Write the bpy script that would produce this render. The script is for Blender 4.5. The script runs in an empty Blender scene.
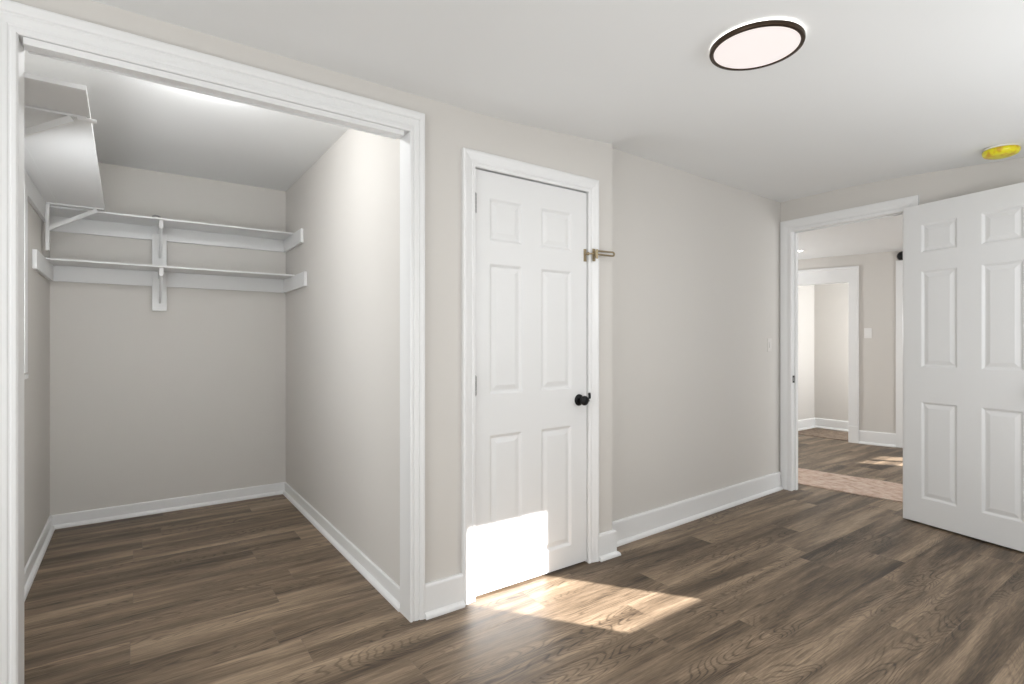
import bpy, bmesh, math, random
from mathutils import Vector, Matrix
random.seed(7)
S = bpy.context.scene
C = S.collection

# ------------------------------------------------------------------ camera
FPX = 533.0
cam_d = bpy.data.cameras.new('camera')
cam_d.sensor_fit = 'HORIZONTAL'; cam_d.sensor_width = 36.0
cam_d.lens = FPX / 1024 * 36.0
cam_d.clip_start = 0.05
cam = bpy.data.objects.new('camera', cam_d); C.objects.link(cam)
cam.location = (0, 0, 1.21)
_n = math.hypot(750, FPX)
cam.rotation_euler = (math.pi/2, 0, -math.asin(FPX/_n))
S.camera = cam

# ------------------------------------------------------------------ world, sun, daylight, added fill, exposure
W = bpy.data.worlds.new('world'); S.world = W; W.use_nodes = True
bg = W.node_tree.nodes['Background']; bg.inputs[0].default_value = (0.80, 0.88, 1.0, 1); bg.inputs[1].default_value = 1.2
S.view_settings.view_transform = 'Standard'
S.view_settings.look = 'None'
S.view_settings.exposure = 0.0
S.view_settings.gamma = 1.0
S.view_settings.use_curve_mapping = False

SUN = Vector((-0.575, 0.818, -0.556)).normalized()
sd = bpy.data.lights.new('sun', 'SUN'); sd.energy = 27.0; sd.angle = math.radians(0.55); sd.color = (1.0, 0.98, 0.965)
so = bpy.data.objects.new('sun', sd); C.objects.link(so); so.rotation_euler = SUN.to_track_quat('-Z', 'Y').to_euler()

YB = -0.45           # face of the wall behind the camera
def area(name, loc, aim, sx, sy, power, col=(1, 1, 1), spread=180):
    d = bpy.data.lights.new(name, 'AREA'); d.shape = 'RECTANGLE'; d.size = sx; d.size_y = sy
    d.energy = power; d.color = col; d.spread = math.radians(spread)
    o = bpy.data.objects.new(name, d); C.objects.link(o); o.location = loc
    o.rotation_euler = (Vector(aim)).to_track_quat('-Z', 'Z').to_euler()
    return o
# fill lights added in front of the bedroom's solid back and left walls
DAY = (0.945, 0.975, 1.0)
area('back_wall_fill', (0.5, YB+0.02, 1.25), (0, 1, 0.0), 2.0, 1.6, 10, DAY)
area('back_wall_fill', (2.75, YB+0.02, 1.25), (0.1, 1, -0.15), 1.4, 1.5, 26, DAY)
area('left_wall_fill', (-1.78, 0.65, 1.30), (1, 0, 0), 1.9, 1.7, 38, DAY)
area('daylight_closet_window', (-0.405, 2.82, 1.30), (1, 0.80, -0.05), 1.0, 0.55, 14, DAY)
# unseen upward fill added near the floor to brighten the ceiling
area('ceiling_fill', (2.0, -0.12, 0.12), (0.0, 0.18, 1), 3.8, 0.5, 14, DAY, 160)
def point_light(name, loc, power, r, col=(1, 1, 1)):
    d = bpy.data.lights.new(name, 'POINT'); d.energy = power; d.shadow_soft_size = r; d.color = col
    o = bpy.data.objects.new(name, d); C.objects.link(o); o.location = loc
# bulb added to brighten the closet, hidden behind the head of the opening
point_light('closet_fill', (0.28, 2.74, 2.365), 14, 0.03, (0.98, 0.99, 1.0))
# light of the bedroom's ceiling lamp
d_ = area('ceiling_lamp_light', (1.85, 1.07, 2.24), (0, 0, -1), 0.26, 0.26, 4.0, (1.0, 0.97, 0.94)); d_.data.shape = 'DISK'
point_light('hall_point_fill', (5.8, 4.2, 1.4), 50, 0.05, (0.97, 0.985, 1.0))  # unseen point light added to lift the hall, no fixture there
# unseen area fills added to brighten the hall and the entry
area('hall_fill', (5.8, -0.45, 1.3), (0, 1, 0.1), 2.0, 1.5, 40, (0.96, 0.98, 1.0))
area('entry_fill', (7.55, 2.3, 1.35), (0, 1, 0), 0.5, 1.5, 20, (0.96, 0.98, 1.0))

# ------------------------------------------------------------------ materials
def mat(name, col, rough=0.5, metal=0.0, spec=0.5, bump=0.0, bscale=200.0, emit=None, estr=0.0, vary=0.0):
    m = bpy.data.materials.new(name); m.use_nodes = True
    nt = m.node_tree; b = nt.nodes['Principled BSDF']
    b.inputs['Base Color'].default_value = (*col, 1); b.inputs['Roughness'].default_value = rough
    b.inputs['Metallic'].default_value = metal; b.inputs['Specular IOR Level'].default_value = spec
    tc = nt.nodes.new('ShaderNodeTexCoord')
    if bump:
        n = nt.nodes.new('ShaderNodeTexNoise'); n.inputs['Scale'].default_value = bscale; n.inputs['Detail'].default_value = 3
        nt.links.new(tc.outputs['Object'], n.inputs['Vector'])
        bp = nt.nodes.new('ShaderNodeBump'); bp.inputs['Strength'].default_value = bump; bp.inputs['Distance'].default_value = 0.002
        nt.links.new(n.outputs['Fac'], bp.inputs['Height']); nt.links.new(bp.outputs['Normal'], b.inputs['Normal'])
    if vary:
        n2 = nt.nodes.new('ShaderNodeTexNoise'); n2.inputs['Scale'].default_value = 2.5; n2.inputs['Detail'].default_value = 4
        nt.links.new(tc.outputs['Object'], n2.inputs['Vector'])
        mx = nt.nodes.new('ShaderNodeMix'); mx.data_type = 'RGBA'
        mx.inputs[6].default_value = (*[c*(1-vary) for c in col], 1); mx.inputs[7].default_value = (*[min(1, c*(1+vary)) for c in col], 1)
        nt.links.new(n2.outputs['Fac'], mx.inputs[0]); nt.links.new(mx.outputs[2], b.inputs['Base Color'])
    if emit:
        b.inputs['Emission Color'].default_value = (*emit, 1); b.inputs['Emission Strength'].default_value = estr
    return m
M = {
    'wall': mat('greige_wall_paint', (0.645, 0.620, 0.585), 0.75, spec=0.25, bump=0.08, bscale=260, vary=0.012),
    'ceil': mat('flat_ceiling_paint', (0.83, 0.835, 0.83), 0.9, spec=0.1, bump=0.06, bscale=180, vary=0.008),
    'trim': mat('white_trim_paint', (0.80, 0.80, 0.795), 0.32, bump=0.04, bscale=60),
    'door': mat('white_door_paint', (0.775, 0.775, 0.77), 0.38, bump=0.05, bscale=120),
    'shelf': mat('white_shelf_paint', (0.77, 0.77, 0.765), 0.42, bump=0.10, bscale=90, vary=0.02),
    'plate': mat('white_plastic', (0.80, 0.79, 0.77), 0.35),
    'painted_plate': mat('wall_coloured_plastic', (0.68, 0.655, 0.625), 0.45),
    'black': mat('matte_black_metal', (0.012, 0.012, 0.013), 0.28, 0.6),
    'bronze': mat('brown_bronze_metal', (0.055, 0.035, 0.022), 0.38, 0.7),
    'brass': mat('aged_brass', (0.38, 0.31, 0.20), 0.35, 0.9),
    'nickel': mat('brushed_nickel', (0.36, 0.355, 0.35), 0.35, 0.85),
    'dark': mat('dark_gap', (0.03, 0.03, 0.03), 0.8),
    'diff': mat('lamp_diffuser', (0.35, 0.34, 0.33), 0.4, emit=(1.0, 0.90, 0.87), estr=0.72),
    'glow': mat('lamp_back_glow', (0.9, 0.9, 0.9), 0.5, emit=(1.0, 0.97, 0.92), estr=2.6),
    'led': mat('downlight_led', (0.9, 0.9, 0.9), 0.5, emit=(1, 0.98, 0.95), estr=6.0),
}
# yellow dust cover, printed darker orange towards one side
def yellow_mat():
    m = mat('yellow_dust_cover', (0.75, 0.62, 0.03), 0.3)
    nt = m.node_tree; b = nt.nodes['Principled BSDF']; tc = nt.nodes.new('ShaderNodeTexCoord')
    n = nt.nodes.new('ShaderNodeTexNoise'); n.inputs['Scale'].default_value = 22; n.inputs['Detail'].default_value = 2
    nt.links.new(tc.outputs['Object'], n.inputs['Vector'])
    r = nt.nodes.new('ShaderNodeValToRGB'); e = r.color_ramp.elements
    e[0].position = 0.36; e[0].color = (0.62, 0.36, 0.02, 1); e[1].position = 0.52; e[1].color = (0.78, 0.70, 0.015, 1)
    nt.links.new(n.outputs['Fac'], r.inputs[0]); nt.links.new(r.outputs[0], b.inputs['Base Color'])
    return m
M['yellow'] = yellow_mat()

def floor_mat():
    m = bpy.data.materials.new('vinyl_plank_oak'); m.use_nodes = True
    nt = m.node_tree; N = nt.nodes; L = nt.links; b = N['Principled BSDF']
    def nd(t, **k):
        n = N.new(t)
        for a, v in k.items(): setattr(n, a, v)
        return n
    def math_(op, a, c=None, cl=False):
        n = nd('ShaderNodeMath', operation=op, use_clamp=cl)
        for i, v in enumerate((a, c)):
            if v is None: continue
            if isinstance(v, (int, float)): n.inputs[i].default_value = v
            else: L.new(v, n.inputs[i])
        return n.outputs[0]
    uv = nd('ShaderNodeUVMap', uv_map='plank'); pid = nd('ShaderNodeAttribute', attribute_name='pid')
    sep = nd('ShaderNodeSeparateXYZ'); L.new(uv.outputs[0], sep.inputs[0])
    p = pid.outputs['Fac']
    def coords(su, sv, k):
        c = nd('ShaderNodeCombineXYZ')
        L.new(math_('MULTIPLY', sep.outputs[0], su), c.inputs[0]); L.new(math_('MULTIPLY', sep.outputs[1], sv), c.inputs[1])
        L.new(math_('MULTIPLY', p, k), c.inputs[2]); return c.outputs[0]
    def noise(vec, detail=4, rough=0.55, dist=0.0):
        n = nd('ShaderNodeTexNoise'); n.inputs['Scale'].default_value = 1; n.inputs['Detail'].default_value = detail
        n.inputs['Roughness'].default_value = rough; n.inputs['Distortion'].default_value = dist
        L.new(vec, n.inputs['Vector']); return n.outputs['Fac']
    broad = noise(coords(0.8, 9.0, 91.0), 3, 0.55, 0.5)        # broad dark and light streaks
    fine = noise(coords(9.0, 170.0, 57.0), 3, 0.75)            # pores and fine fibres
    mid = noise(coords(3.0, 60.0, 33.0), 5, 0.65, 0.3)
    fld = noise(coords(0.95, 5.5, 41.0), 2.0, 0.45, 0.2)       # field whose contours are the cathedral grain
    fld = math_('ADD', fld, math_('MULTIPLY', mid, 0.02))
    rings = math_('SINE', math_('MULTIPLY', fld, 260.0))
    rings = math_('POWER', math_('ADD', math_('MULTIPLY', rings, 0.5), 0.5), 5.0)
    mask = noise(coords(1.1, 7.0, 71.0), 1, 0.5)
    mr = nd('ShaderNodeMapRange'); mr.inputs[1].default_value = 0.46; mr.inputs[2].default_value = 0.60; L.new(mask, mr.inputs[0])
    rings = math_('MULTIPLY', rings, mr.outputs[0])
    v = math_('MULTIPLY', broad, 1.25)
    v = math_('ADD', v, math_('MULTIPLY', mid, 0.42)); v = math_('ADD', v, math_('MULTIPLY', fine, 0.66))
    v = math_('SUBTRACT', v, math_('MULTIPLY', rings, 0.20))
    v = math_('ADD', v, math_('MULTIPLY', math_('SUBTRACT', p, 0.5), 0.09))
    v = math_('SUBTRACT', v, 0.625)
    r = nd('ShaderNodeValToRGB'); cr = r.color_ramp
    cr.elements[0].position = 0.20; cr.elements[0].color = (0.036, 0.024, 0.0145, 1)
    cr.elements[1].position = 0.92; cr.elements[1].color = (0.43, 0.32, 0.215, 1)
    e = cr.elements.new(0.40); e.color = (0.108, 0.075, 0.047, 1)
    e = cr.elements.new(0.60); e.color = (0.208, 0.150, 0.099, 1)
    L.new(v, r.inputs[0])
    # seams: distance to the plank's own edges
    ed = nd('ShaderNodeAttribute', attribute_name='edge')   # unused fallback
    u2 = nd('ShaderNodeUVMap', uv_map='edge'); s2 = nd('ShaderNodeSeparateXYZ'); L.new(u2.outputs[0], s2.inputs[0])
    dmin = math_('MINIMUM', s2.outputs[0], s2.outputs[1])
    L.new(r.outputs[0], b.inputs['Base Color'])
    rr = nd('ShaderNodeMapRange'); rr.inputs[3].default_value = 0.42; rr.inputs[4].default_value = 0.56; L.new(mid, rr.inputs[0])
    L.new(rr.outputs[0], b.inputs['Roughness']); b.inputs['Specular IOR Level'].default_value = 0.45
    bp = nd('ShaderNodeBump'); bp.inputs['Strength'].default_value = 0.25; bp.inputs['Distance'].default_value = 0.001
    L.new(math_('ADD', fine, math_('MULTIPLY', rings, -0.6)), bp.inputs['Height']); L.new(bp.outputs[0], b.inputs['Normal'])
    N.remove(ed); N.remove(u2)
    return m
M['floor'] = floor_mat()

def seam_mat():
    return mat('plank_bevel', (0.16, 0.122, 0.092), 0.5)
M['seam'] = seam_mat()

def rug_mat(name, base, red, dark, sc):
    m = mat(name, base, 0.95, spec=0.1, bump=0.6, bscale=500)
    nt = m.node_tree; b = nt.nodes['Principled BSDF']; tc = nt.nodes.new('ShaderNodeTexCoord')
    mp = nt.nodes.new('ShaderNodeMapping'); mp.inputs['Scale'].default_value = (1.0, 0.55, 1); nt.links.new(tc.outputs['Object'], mp.inputs[0])
    n = nt.nodes.new('ShaderNodeTexNoise'); n.inputs['Scale'].default_value = sc; n.inputs['Detail'].default_value = 6; n.inputs['Roughness'].default_value = 0.7
    nt.links.new(mp.outputs[0], n.inputs['Vector'])
    r = nt.nodes.new('ShaderNodeValToRGB'); e = r.color_ramp.elements
    e[0].position = 0.34; e[0].color = (*dark, 1); e[1].position = 0.60; e[1].color = (*base, 1)
    q = r.color_ramp.elements.new(0.46); q.color = (*red, 1)
    nt.links.new(n.outputs['Fac'], r.inputs[0]); nt.links.new(r.outputs[0], b.inputs['Base Color'])
    return m
M['rug'] = rug_mat('faded_runner_wool', (0.68, 0.57, 0.48), (0.58, 0.42, 0.34), (0.42, 0.31, 0.24), 26)
M['mat2'] = rug_mat('entry_rug_wool', (0.27, 0.215, 0.165), (0.20, 0.15, 0.115), (0.11, 0.082, 0.06), 30)

# ------------------------------------------------------------------ helpers
def box(bm, x0, x1, y0, y1, z0, z1, T=None):
    vs = [bm.verts.new((x, y, z)) for z in (z0, z1) for x, y in ((x0, y0), (x1, y0), (x1, y1), (x0, y1))]
    for f in ((3, 2, 1, 0), (4, 5, 6, 7), (0, 1, 5, 4), (1, 2, 6, 5), (2, 3, 7, 6), (3, 0, 4, 7)):
        bm.faces.new([vs[i] for i in f])
    if T is not None:
        bmesh.ops.transform(bm, matrix=T, verts=vs)
    return vs
def prism(bm, poly, z0, z1):
    lo = [bm.verts.new((x, y, z0)) for x, y in poly]; hi = [bm.verts.new((x, y, z1)) for x, y in poly]
    n = len(poly)
    bm.faces.new(lo[::-1]); bm.faces.new(hi)
    for i in range(n): bm.faces.new((lo[i], lo[(i+1) % n], hi[(i+1) % n], hi[i]))
    return lo + hi
def skin_rings(bm, rings, closed=True, caps=True):
    rows = [[bm.verts.new(p) for p in r] for r in rings]; n = len(rows[0])
    for a, b in zip(rows[:-1], rows[1:]):
        for i in range(n if closed else n-1):
            j = (i+1) % n; bm.faces.new((a[i], a[j], b[j], b[i]))
    if caps and closed:
        bm.faces.new(rows[0][::-1]); bm.faces.new(rows[-1])
    return rows
def lathe(bm, prof, seg=48, T=None, caps=True):
    rings = [[(r*math.cos(2*math.pi*i/seg), r*math.sin(2*math.pi*i/seg), z) for i in range(seg)] for r, z in prof]
    rows = skin_rings(bm, rings, True, caps)
    if T is not None: bmesh.ops.transform(bm, matrix=T, verts=[v for r in rows for v in r])
def tube(bm, pts, r, seg=12):
    rings = []
    pts = [Vector(p) for p in pts]
    for i, p in enumerate(pts):
        d = (pts[min(i+1, len(pts)-1)] - pts[max(i-1, 0)]).normalized()
        a = d.orthogonal().normalized() if abs(d.z) < 0.99 else Vector((1, 0, 0))
        up = Vector((0, 0, 1)) if abs(d.z) < 0.9 else Vector((1, 0, 0))
        a = d.cross(up).normalized(); b_ = d.cross(a).normalized()
        rings.append([tuple(p + r*(math.cos(2*math.pi*k/seg)*a + math.sin(2*math.pi*k/seg)*b_)) for k in range(seg)])
    skin_rings(bm, rings)
def obj(name, bm, m, parent=None, bevel=0.0, smooth=False, seg=2):
    bmesh.ops.recalc_face_normals(bm, faces=bm.faces)
    me = bpy.data.meshes.new(name); bm.to_mesh(me); bm.free()
    me.materials.append(m if not isinstance(m, str) else M[m])
    o = bpy.data.objects.new(name, me); C.objects.link(o)
    if parent is not None:
        o.parent = parent; o.matrix_parent_inverse = parent.matrix_world.inverted()
    if bevel:
        md = o.modifiers.new('bevel', 'BEVEL'); md.width = bevel; md.segments = seg; md.limit_method = 'ANGLE'; md.angle_limit = math.radians(35)
    if smooth:
        for p in me.polygons: p.use_smooth = True
        md = o.modifiers.new('split', 'EDGE_SPLIT'); md.split_angle = math.radians(38)
    return o
def empty(name, loc, rz=0.0):
    o = bpy.data.objects.new(name, None); C.objects.link(o)
    o.location = loc; o.rotation_euler = (0, 0, rz); o.empty_display_size = 0.05
    o.matrix_world = Matrix.Translation(loc) @ Matrix.Rotation(rz, 4, 'Z')
    return o
def tag(o, label, cat, group=None):
    o['label'] = label; o['category'] = cat
    if group: o['group'] = group
    return o
def st(o, label=None):
    o['kind'] = 'structure'
    if label: o['label'] = label
    return o
def B(): return bmesh.new()

# ------------------------------------------------------------------ key lines of the plan (metres)
YA = 2.14            # face of the wall that holds the closet opening and the closet door
YAI = 2.235          # its other face
CLX0, CLX1, CLY = -0.44, 0.997, 4.54
XC0, XC1 = 2.220, 4.36    # the set-back wall
def yC(x): return 2.236 + (x - XC0) * 0.075 / (XC1 - XC0)
# wall with the exit doorway: slightly out of square
BO = Vector((4.366, 2.19)); BD = Vector((0.05, 1.0)).normalized(); BN = Vector((BD.y, -BD.x))   # BN points into the hall
def PB(y, d):        # point on that wall at room coordinate y, depth d
    t = (y - BO.y) / BD.y
    return (BO.x + BD.x*t + BN.x*d, BO.y + BD.y*t + BN.y*d)
# hall's far wall
HA = Vector((7.050, 2.894)); HD = Vector((0.128, -0.496)).normalized(); HN = Vector((-HD.y, HD.x))   # HN points away from the camera
def PH(t, d): return (HA.x + HD.x*t + HN.x*d, HA.y + HD.y*t + HN.y*d)

# ------------------------------------------------------------------ floor (one mesh, planks are its surface)
PW, PL = 0.190, 1.30
joints = {18: 0.0, 12: -0.01, 13: 0.555, 16: 0.56, 15: 0.0, 10: 0.557, 17: 0.84, 5: 2.15, 8: 2.16, 7: 3.155, 3: 3.93, 4: 1.83}
def build_floor():
    bm = B(); uvl = bm.loops.layers.uv.new('plank'); pl = bm.faces.layers.float.new('pid')
    quads = []
    X0, X1, Y0, Y1 = -1.9, 10.0, -1.1, 5.2
    k0 = int(math.floor((Y0 - 0.18) / PW)); k1 = int(math.ceil((Y1 - 0.18) / PW))
    g = 0.0008
    for k in range(k0, k1):
        y0, y1 = 0.18 + PW*k, 0.18 + PW*(k+1)
        rnd = random.Random(1000 + k)
        off = joints.get(k, rnd.uniform(0, PL))
        j = int(math.floor((X0 - off) / PL))
        while off + j*PL < X1:
            x0, x1 = off + j*PL, off + (j+1)*PL
            pid = random.Random(k*131 + j*17 + 5).random()
            a, b_, c, d = max(x0, X0)+g, min(x1, X1)-g, max(y0, Y0)+g, min(y1, Y1)-g
            if b_ > a and d > c:
                vs = [bm.verts.new((x, y, 0.0)) for x, y in ((a, c), (b_, c), (b_, d), (a, d))]
                f = bm.faces.new(vs); f[pl] = pid
                for lp in f.loops:
                    lp[uvl].uv = (lp.vert.co.x - x0 + pid*37.0, lp.vert.co.y - y0 + pid*11.0)
            j += 1
    me = bpy.data.meshes.new('floor'); 
    # sub-floor slab and the dark bevels between planks, 0.6 mm lower
    vs = box(bm, X0, X1, Y0, Y1, -0.10, -0.0006)
    bm.faces.ensure_lookup_table()
    for f in bm.faces[-6:]: f.material_index = 1
    bm.to_mesh(me); bm.free()
    me.materials.append(M['floor']); me.materials.append(M['seam'])
    # copy the per-face id to an attribute readable in the shader
    o = bpy.data.objects.new('floor', me); C.objects.link(o)
    return st(o, 'grey brown oak-look plank floor')
build_floor()

# ------------------------------------------------------------------ ceilings
def sm(a, b, x):
    t = min(1, max(0, (x-a)/(b-a))); return t*t*(3-2*t)
def zc(x, y): return 2.288 + (0.043 * sm(1.3, 2.3, x) + 0.034 * (sm(2.17, 2.32, x) * sm(1.85, 2.2, y) + sm(2.1, 3.3, x) * (1 - sm(1.85, 2.2, y)))) * sm(0.35, 1.9, y)
def ceiling_mesh(name, xs, ys, zf, label):
    bm = B(); lo = [[bm.verts.new((x, y, zf(x, y))) for y in ys] for x in xs]; hi = [[bm.verts.new((x, y, zf(x, y) + 0.06)) for y in ys] for x in xs]
    for i in range(len(xs)-1):
        for j in range(len(ys)-1):
            bm.faces.new((lo[i][j], lo[i][j+1], lo[i+1][j+1], lo[i+1][j])); bm.faces.new((hi[i][j], hi[i+1][j], hi[i+1][j+1], hi[i][j+1]))
    for i in range(len(xs)-1):
        for j in (0, len(ys)-1): bm.faces.new((lo[i][j], lo[i+1][j], hi[i+1][j], hi[i][j]))
    for j in range(len(ys)-1):
        for i in (0, len(xs)-1): bm.faces.new((lo[i][j], lo[i][j+1], hi[i][j+1], hi[i][j]))
    o = obj(name, bm, 'ceil', smooth=True); return st(o, label)
def lin(a, b, n): return [a + (b-a)*i/n for i in range(n+1)]
ceiling_mesh('ceiling', lin(-1.9, 4.46, 120), lin(YB-0.05, 2.35, 30), zc, 'white flat ceiling of the bedroom')
ceiling_mesh('ceiling.001', [CLX0-0.03, CLX1+0.03], [YAI-0.10, CLY+0.03], lambda x, y: 2.42, 'white ceiling of the walk-in closet')
ceiling_mesh('ceiling.002', [4.46, 9.98], [-0.53, 5.1], lambda x, y: 2.262 - 0.004*(x-6), 'white ceiling of the hall')
ceiling_mesh('ceiling.003', [CLX1+0.02, 4.44], [2.30, 3.05], lambda x, y: 2.40, None)

# ------------------------------------------------------------------ walls
def wall(name, boxes, label=None, polys=()):
    bm = B()
    for b_ in boxes: box(bm, *b_)
    for poly, z0, z1 in polys: prism(bm, poly, z0, z1)
    return st(obj(name, bm, 'wall'), label)
ZT = 2.47
OX0, OX1, OZ = -0.277, 0.974, 2.120       # closet opening
DX0, DX1, DZ = 1.302, 2.032, 2.032        # closet door opening
wall('wall_front', [(-1.9, OX0-0.018, YA, YAI, 0, ZT), (OX0-0.018, OX1+0.018, YA, YAI, OZ+0.018, ZT),
                    (OX1+0.018, DX0-0.016, YA, YAI, 0, ZT), (DX0-0.016, DX1+0.016, YA, YAI, DZ+0.016, ZT),
                    (DX1+0.016, XC0, YA, YAI, 0, ZT)], 'greige wall holding the closet opening and the closed six-panel door')
wall('wall_setback', [], 'greige set-back wall running to the exit doorway',
     [([(XC0-0.02, yC(XC0)), (XC1+0.02, yC(XC1)), (XC1+0.02, 2.40), (XC0-0.02, 2.40)], 0, ZT)])
# small closet behind the closed door
wall('wall_door_closet', [(CLX1+0.10, 2.30, 2.9, 3.0, 0, ZT)])
wall('wall_closet_back', [(CLX0-0.1, CLX1+0.1, CLY, CLY+0.1, 0, ZT)], 'greige back wall of the walk-in closet')
wall('wall_closet_left', [(CLX0-0.1, CLX0, YAI, CLY, 0, ZT)], 'greige left wall of the walk-in closet')
wall('wall_closet_right', [(CLX1, CLX1+0.1, YAI, CLY, 0, ZT)], 'greige right wall of the walk-in closet')
# back wall behind the camera, with the small window that lets the sun in
SX0, SX1, SZ0, SZ1 = 3.058, 3.596, 1.335, 2.118
wall('wall_back', [(-1.9, SX0, YB-0.04, YB, 0, ZT), (SX0, SX1, YB-0.04, YB, 0, SZ0), (SX0, SX1, YB-0.04, YB, SZ1, ZT), (SX1, 4.24, YB-0.04, YB, 0, ZT)])
wall('wall_left', [(-1.9, -1.8, YB-0.04, 2.14, 0, ZT)])
# exit doorway wall
BY0, BY1, BZ = 1.428, 2.214, 2.108     # opening between these y, height
def pb4(ya, yb, d0, d1): return [PB(ya, d0), PB(yb, d0), PB(yb, d1), PB(ya, d1)]
wall('wall_right', [], 'greige wall with the exit doorway',
     [(pb4(-0.49, BY0-0.016, 0, 0.088), 0, ZT), (pb4(BY0-0.016, BY1+0.016, 0, 0.088), BZ+0.016, ZT), (pb4(BY1+0.016, 5.1, 0, 0.088), 0, ZT)])
# hall far wall: opening for t in [-0.9, 0], wall to t = 0.47, then an open doorway hidden by the door leaf
def ph4(ta, tb, d0, d1): return [PH(ta, d0), PH(tb, d0), PH(tb, d1), PH(ta, d1)]
wall('wall_hall_far', [], 'greige far wall of the hall between two cased openings',
     [(ph4(-2.2, -0.95, 0, 0.12), 0, ZT), (ph4(-0.95, 0.0, 0, 0.12), 1.945, ZT), (ph4(0.0, 0.56, 0, 0.12), 0, ZT), (ph4(0.56, 3.0, 0, 0.12), 2.05, ZT)])
wall('wall_entry_far', [(7.90, 8.0, 2.3, 3.79, 0, ZT)], 'pale far wall of the little entry beyond the hall')
wall('wall_entry_left', [(6.9, 8.0, 3.69, 3.79, 0, ZT)], 'pale sunlit side wall of the little entry')
wall('wall_hall_left', [(4.4, 7.0, 5.0, 5.1, 0, ZT)])
YH = -0.50           # the hall's back wall; its two-pane window throws the strips of sun
wall('wall_hall_back', [(4.2, 7.905, YH-0.04, YH, 0, ZT), (8.145, 8.209, YH-0.04, YH, 0, ZT), (8.487, 10, YH-0.04, YH, 0, ZT), (7.90, 8.49, YH-0.04, YH, 0, 0.8), (7.90, 8.49, YH-0.04, YH, 1.952, ZT)])
wall('wall_hall_right', [(9.9, 10.0, -1.0, 3.8, 0, ZT)])

# ------------------------------------------------------------------ casings (mitred three-sided, moulded profile)
def casing(name, u0, u1, zt, prof, place, kz=1.0, label=None, kl=1.0):
    """prof: closed list of (offset outward from the opening, height off the wall); place(u, d) -> (x, y)"""
    bm = B(); rings = []
    def pt(u, z, d): x, y = place(u, d); return (x, y, z)
    rings.append([pt(u0 - o*kl, 0.0, d) for o, d in prof]); rings.append([pt(u0 - o*kl, zt + o*kz, d) for o, d in prof])
    rings.append([pt(u1 + o, zt + o*kz, d) for o, d in prof]); rings.append([pt(u1 + o, 0.0, d) for o, d in prof])
    skin_rings(bm, rings)
    return st(obj(name, bm, 'trim', smooth=False), label)
PR_CL = [(0, 0), (0, .010), (.004, .014), (.012, .014), (.014, .010), (.017, .010), (.020, .013), (.028, .014), (.036, .016), (.038, .013), (.041, .013), (.044, .018), (.052, .021), (.062, .022), (.066, .020), (.066, 0)]
casing('trim_1', OX0, OX1, OZ, PR_CL, lambda u, d: (u, YA - d), kz=1.34, kl=1.25, label='white moulded casing around the wide closet opening')
PR_DR = [(0, 0), (0, .009), (.004, .012), (.014, .013), (.018, .010), (.022, .010), (.030, .014), (.048, .018), (.056, .021), (.064, .021), (.070, .018), (.070, 0)]
casing('trim_2', DX0+0.003, DX1-0.003, DZ-0.002, PR_DR, lambda u, d: (u, YA - d), kz=1.05, label='white casing around the closed six-panel door')
PR_B = [(0, 0), (0, .010), (.005, .015), (.022, .015), (.030, .012), (.040, .012), (.050, .015), (.080, .018), (.092, .018), (.092, 0)]
# exit doorway: u runs along -y
casing('trim_3', -BY1 + 0.004, -BY0 - 0.004, BZ - 0.003, PR_B, lambda u, d: PB(-u, -d), kz=1.03, label='white casing around the exit doorway')
PR_H = [(0, 0), (0, .016), (.085, .018), (.088, .024), (.104, .024), (.104, 0)]
casing('trim_4', -0.95, 0.0, 1.943, PR_H, lambda u, d: PH(u, -d), kz=1.72, label='white wide casing around the entry opening across the hall')
# casing of the hall's other opening: only its left leg shows beside the door leaf
casing('trim_5', 0.56, 1.9, 2.05, [(0, 0), (0, .015), (.01, .018), (.095, .018), (.095, 0)], lambda u, d: PH(u, -d), kz=1.0, label='white casing at the right end of the hall wall')

# jambs (linings of the openings)
def jamb(name, boxes, label=None, T=None, bev=0.001):
    bm = B()
    for b_ in boxes: box(bm, *b_)
    o = obj(name, bm, 'trim', bevel=bev); return st(o, label)
jamb('trim_6', [(OX0-0.018, OX0, YA-0.002, YAI+0.004, 0, OZ+0.018), (OX1, OX1+0.018, YA-0.002, YAI+0.004, 0, OZ+0.018), (OX0, OX1, YA-0.002, YAI+0.004, OZ, OZ+0.018)],
     'white lining of the closet opening')
jamb('trim_7', [(DX0-0.016, DX0, YA-0.002, YAI, 0, DZ+0.016), (DX1, DX1+0.016, YA-0.002, YAI, 0, DZ+0.016), (DX0, DX1, YA-0.002, YAI, DZ, DZ+0.016),
                (DX0, DX0+0.010, YA+0.05, YA+0.085, 0, DZ), (DX1-0.010, DX1, YA+0.05, YA+0.085, 0, DZ)])
bm = B()
for poly, z0, z1 in [(pb4(BY1, BY1+0.016, -0.002, 0.090), 0, BZ+0.016), (pb4(BY0-0.016, BY0, -0.002, 0.090), 0, BZ+0.016), (pb4(BY0, BY1, -0.002, 0.090), BZ, BZ+0.016),
                     (pb4(BY1-0.011, BY1, 0.036, 0.066), 0, BZ), (pb4(BY0, BY0+0.011, 0.036, 0.066), 0, BZ), (pb4(BY0, BY1, 0.036, 0.066), BZ-0.011, BZ)]:
    prism(bm, poly, z0, z1)
st(obj('trim_8', bm, 'trim', bevel=0.001), 'white lining of the exit doorway')
bm = B()
for poly, z0, z1 in [(ph4(-0.002, 0.012, -0.002, 0.125), 0, 1.95), (ph4(-0.95, -0.938, -0.002, 0.125), 0, 1.95), (ph4(-0.95, 0, -0.002, 0.125), 1.935, 1.95)]:
    prism(bm, poly, z0, z1)
st(obj('trim_9', bm, 'trim', bevel=0.001))
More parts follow.
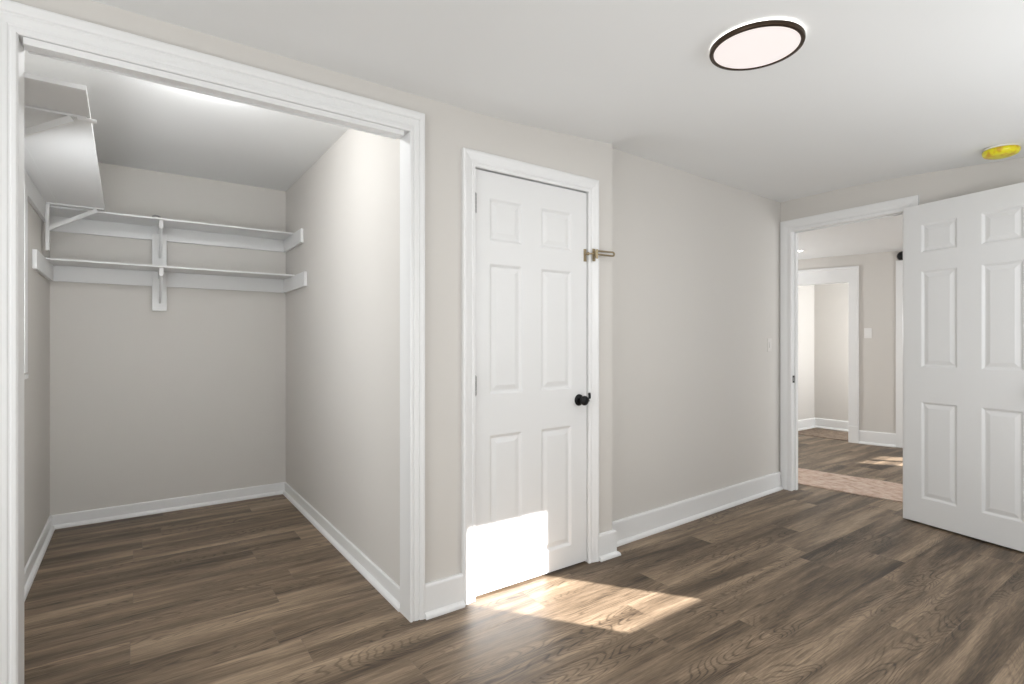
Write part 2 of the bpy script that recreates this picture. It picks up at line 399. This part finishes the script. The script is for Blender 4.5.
# plinth block under the hall casing
bm = B(); prism(bm, ph4(0.0, 0.106, -0.028, 0.0), 0, 0.20); st(obj('trim_10', bm, 'trim', bevel=0.002), 'plinth block at the foot of the hall casing')

# ------------------------------------------------------------------ baseboards
def base(name, path, h, t=0.018, shoe=True, label=None, cap=True):
    """path: list of (x, y); the room lies to the right-hand side of the walking direction"""
    prof = [(0, 0), (t, 0), (t, h*0.92), (t*0.93, h*0.955), (t*0.80, h*0.985), (t*0.6, h), (0, h)]
    if shoe:
        s = 0.017
        prof = [(0, 0), (t+s, 0), (t+s, .006), (t+s*.92, .012), (t+s*.62, .019), (t+s*.25, .023), (t, .025)] + prof[2:]
    pts = [Vector(p) for p in path]; n = len(pts); rings = []
    for i, p in enumerate(pts):
        nrm = []
        for a, b_ in ((i-1, i), (i, i+1)):
            if 0 <= a and b_ < n:
                d = (pts[b_]-pts[a]).normalized(); nrm.append(Vector((d.y, -d.x)))
        nn = sum(nrm, Vector((0, 0)))
        nn = nn / nn.length; k = 1.0 / nn.dot(nrm[0]); nn *= k
        rings.append([(p.x + nn.x*o, p.y + nn.y*o, z) for o, z in prof])
    bm = B(); skin_rings(bm, rings)
    return st(obj(name, bm, 'trim'), label)
base('baseboard_front', [(OX1+0.066, YA), (DX0-0.067, YA)], 0.145, label='white baseboard between the closet opening and the closed door')
base('baseboard_setback', [(DX1+0.067, YA), (XC0, YA), (XC0, yC(XC0)), (XC1-0.02, yC(XC1-0.02))], 0.143, label='white baseboard along the set-back wall')
base('baseboard_closet', [(CLX0, YAI+0.005), (CLX0, CLY), (CLX1, CLY), (CLX1, YAI+0.005)], 0.088, t=0.011, label='low white baseboard around the closet')
base('baseboard_hall', [PH(0.106, 0), PH(0.465, 0)], 0.155, label='white baseboard on the hall far wall')
base('baseboard_entry', [(7.05, 3.69), (7.90, 3.69), (7.90, 2.35)], 0.135, label='white baseboard in the little entry')
base('baseboard_right', [PB(1.32, 0), PB(YB, 0)], 0.143, t=0.014, shoe=False, label='white baseboard behind the open exit door')
base('baseboard_left', [(-1.8, -1.0), (-1.8, YA), (OX0-0.066, YA)], 0.135)

# ------------------------------------------------------------------ six panel doors
def slab(bm, w, z0, z1, th, cols, rows, ins=0.011):
    """front face on local y=0 looking to -y; x from 0 to w"""
    xs = sorted({0, w, *[c for p in cols for c in p]}); zs = sorted({z0, z1, *[r for p in rows for r in p]})
    for side in (0, 1):
        y = 0 if side == 0 else th
        g = [[bm.verts.new((x, y, z)) for z in zs] for x in xs]; pan = []
        for i in range(len(xs)-1):
            for j in range(len(zs)-1):
                q = (g[i][j], g[i+1][j], g[i+1][j+1], g[i][j+1])
                f = bm.faces.new(q if side == 0 else q[::-1])
                if any(abs(xs[i]-a) < 1e-6 and abs(xs[i+1]-b_) < 1e-6 for a, b_ in cols) and any(abs(zs[j]-a) < 1e-6 and abs(zs[j+1]-b_) < 1e-6 for a, b_ in rows):
                    pan.append(f)
        bm.normal_update()
        for th_, dp in ((0.004, -0.0015), (0.010, -0.0075), (0.007, 0.0), (0.020, 0.0055), (0.002, 0.0005)):
            bmesh.ops.inset_individual(bm, faces=pan, thickness=th_, depth=dp, use_even_offset=True)
    for (xa, xb, za, zb) in ((0, 0, z0, z1), (w, w, z0, z1)):
        bm.faces.new([bm.verts.new(p) for p in ((xa, 0, za), (xa, th, za), (xa, th, zb), (xa, 0, zb))])
    for z in (z0, z1):
        bm.faces.new([bm.verts.new(p) for p in ((0, 0, z), (w, 0, z), (w, th, z), (0, th, z))])
def slab_obj(name, parent, *a):
    bm = B(); slab(bm, *a)
    me = bpy.data.meshes.new(name); bm.to_mesh(me); bm.free(); me.materials.append(M['door'])
    o = bpy.data.objects.new(name, me); C.objects.link(o)
    o.parent = parent
    return o
RX = lambda a: Matrix.Rotation(a, 4, 'X')
def knob(parent, x, z, lever=False, name='door_knob'):
    bm = B(); T = Matrix.Translation((x, 0, z)) @ RX(math.pi/2)
    lathe(bm, [(0.0315, -0.001), (0.0315, 0.003), (0.029, 0.0065), (0.021, 0.009), (0.0125, 0.012), (0.0115, 0.020), (0.012, 0.026)], 40, T)
    rose = obj('knob_rose', bm, 'black', smooth=True); rose.parent = parent
    bm = B()
    lathe(bm, [(0.011, 0.0255), (0.017, 0.029), (0.0235, 0.035), (0.0262, 0.043), (0.0255, 0.050), (0.021, 0.056), (0.013, 0.0595), (0.004, 0.0605)], 40, T)
    k = obj(name, bm, 'black', smooth=True); k.parent = parent
    return k
# door_1: the closed closet door
d1 = empty('door_1', (DX0+0.004, YA+0.006, 0)); st(d1, 'closed white six-panel closet door with a black knob')
w1 = DX1 - DX0 - 0.008
slab_obj('door_leaf', d1, w1, 0.012, 2.025, 0.035, [(0.086, 0.282), (0.403, 0.612)], [(0.120, 0.762), (0.958, 1.588), (1.696, 1.902)])
knob(d1, 1.970 - DX0 - 0.004, 0.896)
# thumb-turn at the knob's edge: small upright latch finger on the casing side
bm = B(); tube(bm, [(0.678, -0.047, 0.892), (0.690, -0.049, 0.897), (0.696, -0.049, 0.908), (0.697, -0.049, 0.922), (0.694, -0.049, 0.936)], 0.0075, 12)
o = obj('latch_lever', bm, 'black', smooth=True); o.parent = d1
for zc_ in (1.862, 1.005, 0.268):
    bm = B()
    for k in range(5):
        z0 = zc_ - 0.045 + k*0.018
        lathe(bm, [(0.0062, z0+0.0006), (0.0070, z0+0.002), (0.0070, z0+0.016), (0.0062, z0+0.0174)], 16, Matrix.Translation((-0.0005, -0.012, 0)))
    lathe(bm, [(0.003, zc_-0.050), (0.004, zc_-0.0455), (0.004, zc_+0.0455), (0.003, zc_+0.050)], 12, Matrix.Translation((-0.0005, -0.012, 0)))
    box(bm, -0.002, 0.012, -0.0035, -0.001, zc_-0.044, zc_+0.044)
    o = obj('hinge', bm, 'nickel', smooth=True); o.parent = d1
# door_2: the exit door, folded back against the wall
d2 = empty('door_2', (4.280, 1.412, 0), math.atan2(-0.976, -0.217)); st(d2, 'white six-panel exit door swung open against the wall')
slab_obj('door_leaf', d2, 0.745, 0.012, 2.122, 0.035, [(0.105, 0.312), (0.438, 0.640)], [(0.175, 0.815), (1.043, 1.680), (1.800, 1.992)])
knob(d2, 0.690, 0.93)
for zc_ in (1.90, 1.07, 0.24):
    bm = B(); lathe(bm, [(0.004, zc_-0.05), (0.006, zc_-0.045), (0.006, zc_+0.045), (0.004, zc_+0.05)], 16, Matrix.Translation((-0.004, 0.038, 0)))
    o = obj('hinge', bm, 'nickel', smooth=True); o.parent = d2
# strike plate in the exit doorway's jamb
sp = bpy.data.objects['trim_8']
bm = B(); prism(bm, pb4(BY1-0.0015, BY1+0.001, 0.004, 0.036), 0.878, 0.936)
o = obj('strike_plate', bm, 'black', sp, bevel=0.0008)
bm = B(); prism(bm, pb4(BY1-0.0020, BY1+0.001, 0.012, 0.026), 0.892, 0.922); obj('strike_recess', bm, 'nickel', o)

# swing bar guard: plate on the door, pivot block and long loop on the casing
g = tag(empty('door_guard', (2.030, YA-0.02, 1.700)), 'aged brass swing bar door guard beside the closed closet door', 'latch')
yd, yc_ = YA+0.006, YA-0.021
bm = B(); box(bm, 2.004, 2.024, yd-0.0035, yd, 1.650, 1.718); 
obj('keeper_plate', bm, 'brass', g, bevel=0.0015)
bm = B(); tube(bm, [(2.012, yd-0.002, 1.690), (2.012, yd-0.022, 1.690), (2.022, yd-0.034, 1.690), (2.045, yd-0.038, 1.690)], 0.0045, 12)
lathe(bm, [(0.004, 0), (0.0085, 0.004), (0.0085, 0.011), (0.004, 0.015)], 20, Matrix.Translation((2.014, yd-0.018, 1.690)) @ RX(math.pi/2))
obj('keeper_ball', bm, 'brass', g, smooth=True)
bm = B(); box(bm, 2.044, 2.064, yc_-0.004, yc_, 1.652, 1.720)
box(bm, 2.047, 2.062, yc_-0.022, yc_-0.004, 1.672, 1.708)
lathe(bm, [(0.0045, 1.664), (0.006, 1.667), (0.006, 1.713), (0.0045, 1.716)], 16, Matrix.Translation((2.060, yc_-0.020, 0)))
obj('pivot_plate', bm, 'brass', g, bevel=0.0012)
bm = B(); pts = []
xa, xb, zc_, hh = 2.060, 2.192, 1.697, 0.0095
yb_ = yc_-0.020
pts = [(xa, yb_, zc_+hh), (xb-hh, yb_, zc_+hh+0.004)]
for k in range(1, 12):
    a = math.pi/2 - math.pi*k/12; pts.append((xb-hh+hh*1.1*math.cos(a), yb_, zc_+0.003+hh*math.sin(a)))
pts += [(xb-hh, yb_, zc_-hh+0.002), (xa, yb_, zc_-hh)]
tube(bm, pts, 0.0050, 10)
obj('swing_bar', bm, 'brass', g, smooth=True)

# ------------------------------------------------------------------ closet: sliding-door track in the opening's head
t_ = tag(empty('sliding_door_track', (0.33, YA+0.03, OZ)), 'white double sliding door track under the head of the closet opening', 'track')
bm = B(); box(bm, OX0+0.010, 0.950, YA-0.004, YA+0.006, 2.098, OZ-0.0008); obj('front_fascia', bm, 'trim', t_, bevel=0.0008)
bm = B(); box(bm, OX0+0.012, 0.950, YA+0.006, YA+0.080, OZ-0.010, OZ-0.0008)
obj('top_channel', bm, 'trim', t_)
bm = B(); box(bm, OX0+0.012, 0.945, YA+0.070, YA+0.076, 2.104, OZ-0.010); obj('rear_lip', bm, 'trim', t_, bevel=0.0008)

# ------------------------------------------------------------------ closet shelves
def boxo(name, dims, parent, m='shelf', bev=0.0012, T=None):
    bm = B(); box(bm, *dims, T); return obj(name, bm, m, parent, bevel=bev)
ZU, ZL = 2.036, 1.719      # tops of the upper and the lower back shelf
us = tag(empty('closet_shelf', (0.28, 4.4, ZU)), 'upper white closet shelf on the back wall, the one under the side shelf', 'shelf')
boxo('shelf_board', (CLX0+0.001, CLX1-0.001, 4.240, CLY-0.001, ZU-0.012, ZU), us)
boxo('back_cleat', (CLX0+0.001, CLX1-0.001, CLY-0.019, CLY-0.001, ZU-0.108, ZU-0.0125), us)
boxo('side_cleat', (CLX1-0.020, CLX1-0.001, 3.985, CLY-0.020, ZU-0.112, ZU-0.0125), us)
ls = tag(empty('closet_shelf.001', (0.28, 4.4, ZL)), 'lower white closet shelf on the back wall with side boards at both ends', 'shelf')
boxo('shelf_board', (CLX0+0.001, CLX1-0.001, 4.240, CLY-0.001, ZL-0.012, ZL), ls)
boxo('back_cleat', (CLX0+0.001, CLX1-0.001, CLY-0.019, CLY-0.001, ZL-0.116, ZL-0.0125), ls)
boxo('side_cleat', (CLX1-0.020, CLX1-0.001, 3.890, CLY-0.020, ZL-0.116, ZL-0.0125), ls)
boxo('side_cleat', (CLX0+0.001, CLX0+0.020, 3.800, CLY-0.020, ZL-0.116, ZL-0.0125), ls)
# centre upright and its two brackets
up = tag(empty('shelf_upright', (0.15, CLY, 1.42)), 'white vertical board with two brackets carrying both back shelves', 'shelf support')
boxo('upright_board', (0.108, 0.194, CLY-0.038, CLY-0.0195, 1.430, ZL-0.0125), up)
boxo('upright_board', (0.108, 0.194, CLY-0.038, CLY-0.0195, ZL+0.0005, ZU-0.0125), up)
for zt in (ZU-0.0125, ZL-0.0125):
    bm = B(); box(bm, 0.141, 0.165, 4.262, CLY-0.0385, zt-0.052, zt)
    b_ = obj('bracket_arm', bm, 'shelf', up, bevel=0.001)
    bm = B(); ang = math.atan2(0.17, 0.235); L_ = math.hypot(0.17, 0.235)
    box(bm, -0.006, 0.006, 0, L_, -0.012, 0.012, Matrix.Translation((0.153, 4.270, zt-0.045)) @ RX(-ang))
    obj('bracket_brace', bm, 'shelf', b_, bevel=0.001)
# small metal bit left on the upper shelf
bm = B(); tube(bm, [(0.105, 4.262, ZU+0.006), (0.118, 4.268, ZU+0.017), (0.134, 4.272, ZU+0.015), (0.150, 4.276, ZU+0.007)], 0.0055, 8)
box(bm, 0.100, 0.125, 4.250, 4.280, ZU, ZU+0.004)
tag(obj('metal_clip', bm, 'nickel', smooth=True), 'tiny bent metal clip lying on the upper back shelf above the upright', 'clip')
# side shelf along the left wall, above the others, with its cleat
ss = tag(empty('side_shelf', (-0.29, 3.4, 2.05)), 'wide white shelf on brackets along the left closet wall, seen from below', 'shelf')
SZ = 2.0365; SXE = -0.147
bm = B(); prism(bm, [(CLX0+0.001, YAI+0.003), (SXE+0.021, YAI+0.003), (SXE, CLY-0.001), (CLX0+0.001, CLY-0.001)], SZ, SZ+0.016)
obj('shelf_board', bm, 'shelf', ss, bevel=0.001)
boxo('wall_cleat', (CLX0+0.001, CLX0+0.019, YAI+0.01, 4.235, SZ-0.105, SZ-0.0005), ss)
boxo('shelf_seam', (-0.372, -0.369, 2.56, 4.20, SZ-0.0008, SZ+0.001), ss, bev=0)
for i, (yb, stub) in enumerate(((2.505, 0.038), (4.160, 0.0))):
    bm = B(); box(bm, CLX0+0.0195, CLX0+0.036, yb-0.020, yb+0.020, SZ-0.285, SZ-0.012)
    bx = obj('shelf_bracket', bm, 'shelf', ss, bevel=0.001)
    bm = B(); box(bm, CLX0+0.0195, SXE+(0.008 if i == 0 else -0.004), yb-0.009, yb+0.009, SZ-0.009, SZ-0.0005)
    obj('bracket_arm', bm, 'shelf', bx, bevel=0.001)
    if i == 0:
        bm = B(); tube(bm, [(SXE-0.02, yb, SZ-0.010), (SXE+0.036, yb, SZ-0.010)], 0.0075, 16); obj('arm_peg', bm, 'shelf', bx, smooth=True)
    # diagonal brace in the x-z plane
    x1, z1 = SXE-0.035, SZ-0.016; x0, z0 = CLX0+0.022, SZ-(0.165 if i == 0 else 0.160)
    L_ = math.hypot(x1-x0, z1-z0); a = math.atan2(z1-z0, x1-x0)
    bm = B(); box(bm, 0, L_, -0.009, 0.009, -0.011, 0.011, Matrix.Translation((x0, yb, z0)) @ Matrix.Rotation(-a, 4, 'Y'))
    obj('bracket_brace', bm, 'shelf', bx, bevel=0.001)

# window on the closet's left wall, seen edge-on
w_ = st(empty('window_1', (CLX0, 3.0, 1.07)), 'white framed window edge on the left closet wall')
def boxs(name, dims, parent, m='trim', bev=0.0015): return boxo(name, dims, parent, m, bev)
boxs('window_casing', (CLX0+0.0005, CLX0+0.026, 3.36, 3.445, 1.065, 1.955), w_)
boxs('window_casing', (CLX0+0.0005, CLX0+0.020, 2.64, 2.70, 1.055, 1.955), w_)
boxs('window_sill', (CLX0+0.0005, CLX0+0.028, 2.62, 3.45, 1.035, 1.055), w_)
boxs('window_sash', (CLX0+0.0005, CLX0+0.012, 2.70, 3.36, 1.055, 1.955), w_)

# sun window behind the camera
def win(name, x0, x1, z0, z1, y, mull=()):
    e = st(empty(name, ((x0+x1)/2, y, z0)))
    bm = B(); t = 0.03
    for b_ in ((x0-.06, x0, y, y+.018, z0-.06, z1+.06), (x1, x1+.06, y, y+.018, z0-.06, z1+.06), (x0, x1, y, y+.018, z1, z1+.06), (x0, x1, y, y+.018, z0-.06, z0)):
        box(bm, *b_)
    obj('window_casing', bm, 'trim', e)
win('window_2', SX0, SX1, SZ0, SZ1, YB)

# ------------------------------------------------------------------ ceiling lamp
LX, LY = 1.839, 1.062; LZ = zc(LX, LY) - 0.001
lp = tag(empty('ceiling_lamp', (LX, LY, LZ)), 'round flush ceiling lamp with a dark bronze rim and glowing white disc', 'ceiling lamp')
T = Matrix.Translation((LX, LY, LZ)) @ Matrix.Rotation(math.atan(0.012), 4, 'X')
bm = B(); lathe(bm, [(0.115, -0.0005), (0.115, -0.012)], 48, T); obj('mounting_base', bm, 'plate', lp, smooth=True)
bm = B(); lathe(bm, [(0.1155, -0.0085), (0.149, -0.0085), (0.149, -0.0118), (0.1155, -0.0118), (0.1155, -0.0085)], 64, T, caps=False); obj('back_glow', bm, 'glow', lp, smooth=True)
bm = B(); lathe(bm, [(0.145, -0.0120), (0.155, -0.0120), (0.1575, -0.0135), (0.1585, -0.022), (0.156, -0.0275), (0.1465, -0.0290), (0.1435, -0.027), (0.1435, -0.0125), (0.145, -0.0120)], 96, T, caps=False); obj('lamp_rim', bm, 'bronze', lp, smooth=True)
bm = B(); lathe(bm, [(0.143, -0.0122), (0.143, -0.0255), (0.120, -0.0272), (0.06, -0.0280), (0.01, -0.0282)], 96, T); obj('diffuser', bm, 'diff', lp, smooth=True)

# ------------------------------------------------------------------ smoke detector with a yellow cover
DXs, DYs = 4.005, 0.856; DZs = zc(DXs, DYs)
sdm = tag(empty('smoke_detector', (DXs, DYs, DZs)), 'round ceiling smoke detector wearing a yellow dust cover, near the exit doorway', 'smoke detector')
T = Matrix.Translation((DXs, DYs, DZs))
bm = B(); lathe(bm, [(0.080, 0.0), (0.080, -0.006), (0.074, -0.010)], 48, T); obj('detector_base', bm, 'plate', sdm, smooth=True)
bm = B(); lathe(bm, [(0.079, -0.0102), (0.082, -0.015), (0.081, -0.028), (0.075, -0.038), (0.060, -0.045), (0.035, -0.048), (0.004, -0.049)], 48, T); obj('dust_cover', bm, 'yellow', sdm, smooth=True)

# ------------------------------------------------------------------ switches and small fixtures
def wall_plate(name, P, u, z, w, h, label, pm='plate'):
    """P(u, d) maps to x,y ; d negative is towards the room"""
    e = tag(empty(name, (*P(u, 0), z)), label, 'light switch')
    bm = B(); prism(bm, [P(u-w/2, -0.005), P(u+w/2, -0.005), P(u+w/2, -0.0003), P(u-w/2, -0.0003)], z-h/2, z+h/2); pl = obj('switch_plate', bm, pm, e, bevel=0.002)
    bm = B(); prism(bm, [P(u-w*.16, -0.009), P(u+w*.16, -0.009), P(u+w*.16, -0.005), P(u-w*.16, -0.005)], z-h*.22, z+h*.22); obj('rocker', bm, pm, e, bevel=0.001)
    return e
wall_plate('light_switch', PH, 0.195, 1.315, 0.075, 0.120, 'white wall switch on the hall wall seen through the exit doorway')
wall_plate('light_switch.001', lambda u, d: (u, yC(u)+d), 4.185, 1.185, 0.060, 0.105, 'wall-coloured switch plate on the set-back wall beside the exit doorway casing', 'painted_plate')
hf = tag(empty('hall_fixture', (*PH(0.555, 0), 2.19)), 'small round black fixture high on the hall wall, half hidden by the open door', 'fixture')
hx, hy = PH(0.525, -0.018); ang = math.atan2(-HN.y, -HN.x)
T = Matrix.Translation((hx, hy, 2.195)) @ Matrix.Rotation(ang, 4, 'Z') @ Matrix.Rotation(math.pi/2, 4, 'Y')
bm = B(); lathe(bm, [(0.050, -0.02), (0.050, 0.010), (0.046, 0.022), (0.034, 0.036), (0.016, 0.043), (0.003, 0.045)], 36, T); obj('fixture_dome', bm, 'black', hf, smooth=True)
bm = B(); lathe(bm, [(0.053, -0.021), (0.053, -0.004), (0.051, 0.0)], 36, T); obj('fixture_ring', bm, 'bronze', hf, smooth=True)
dl = tag(empty('recessed_downlight', (6.3, 3.06, 2.25)), 'small lit recessed downlight in the hall ceiling', 'downlight')
zl = 2.262 - 0.004*0.3
T = Matrix.Translation((6.26, 3.10, zl))
bm = B(); lathe(bm, [(0.045, -0.002), (0.075, -0.004), (0.078, 0.0)], 36, T, caps=False); obj('trim_ring', bm, 'plate', dl, smooth=True)
bm = B(); lathe(bm, [(0.045, -0.001), (0.044, -0.0025)], 36, T); obj('led_disc', bm, 'led', dl, smooth=True)

# ------------------------------------------------------------------ rugs
def rug(name, corners, m, label, th=0.007):
    bm = B(); a, b_, c, d = [Vector(p) for p in corners]; nu, nv = 60, 16
    rnd = random.Random(3); top = []
    for i in range(nu+1):
        row = []
        for j in range(nv+1):
            u, v = i/nu, j/nv
            p = (a*(1-u)+b_*u)*(1-v) + (d*(1-u)+c*u)*v
            e = 0.003*math.sin(u*37+v*3) if j in (0, nv) else 0
            row.append(bm.verts.new((p.x+e, p.y, th + 0.0012*math.sin(u*23)*math.sin(v*5))))
        top.append(row)
    for i in range(nu):
        for j in range(nv): bm.faces.new((top[i][j], top[i+1][j], top[i+1][j+1], top[i][j+1]))
    r = bmesh.ops.extrude_face_region(bm, geom=list(bm.faces))
    for v in [g_ for g_ in r['geom'] if isinstance(g_, bmesh.types.BMVert)]: v.co.z = 0.0005
    return tag(obj(name, bm, m, smooth=True), label, 'rug')
rug('runner_rug', [(4.512, 3.05), (4.868, 0.55), (5.500, 0.68), (5.085, 3.12)], 'rug', 'faded pink and beige runner rug on the hall floor outside the exit doorway')
rug('entry_rug', [(7.10, 3.62), (7.10, 2.93), (7.72, 2.93), (7.72, 3.62)], 'mat2', 'brown patterned rug on the floor of the little entry')
print('objects', len(S.objects))
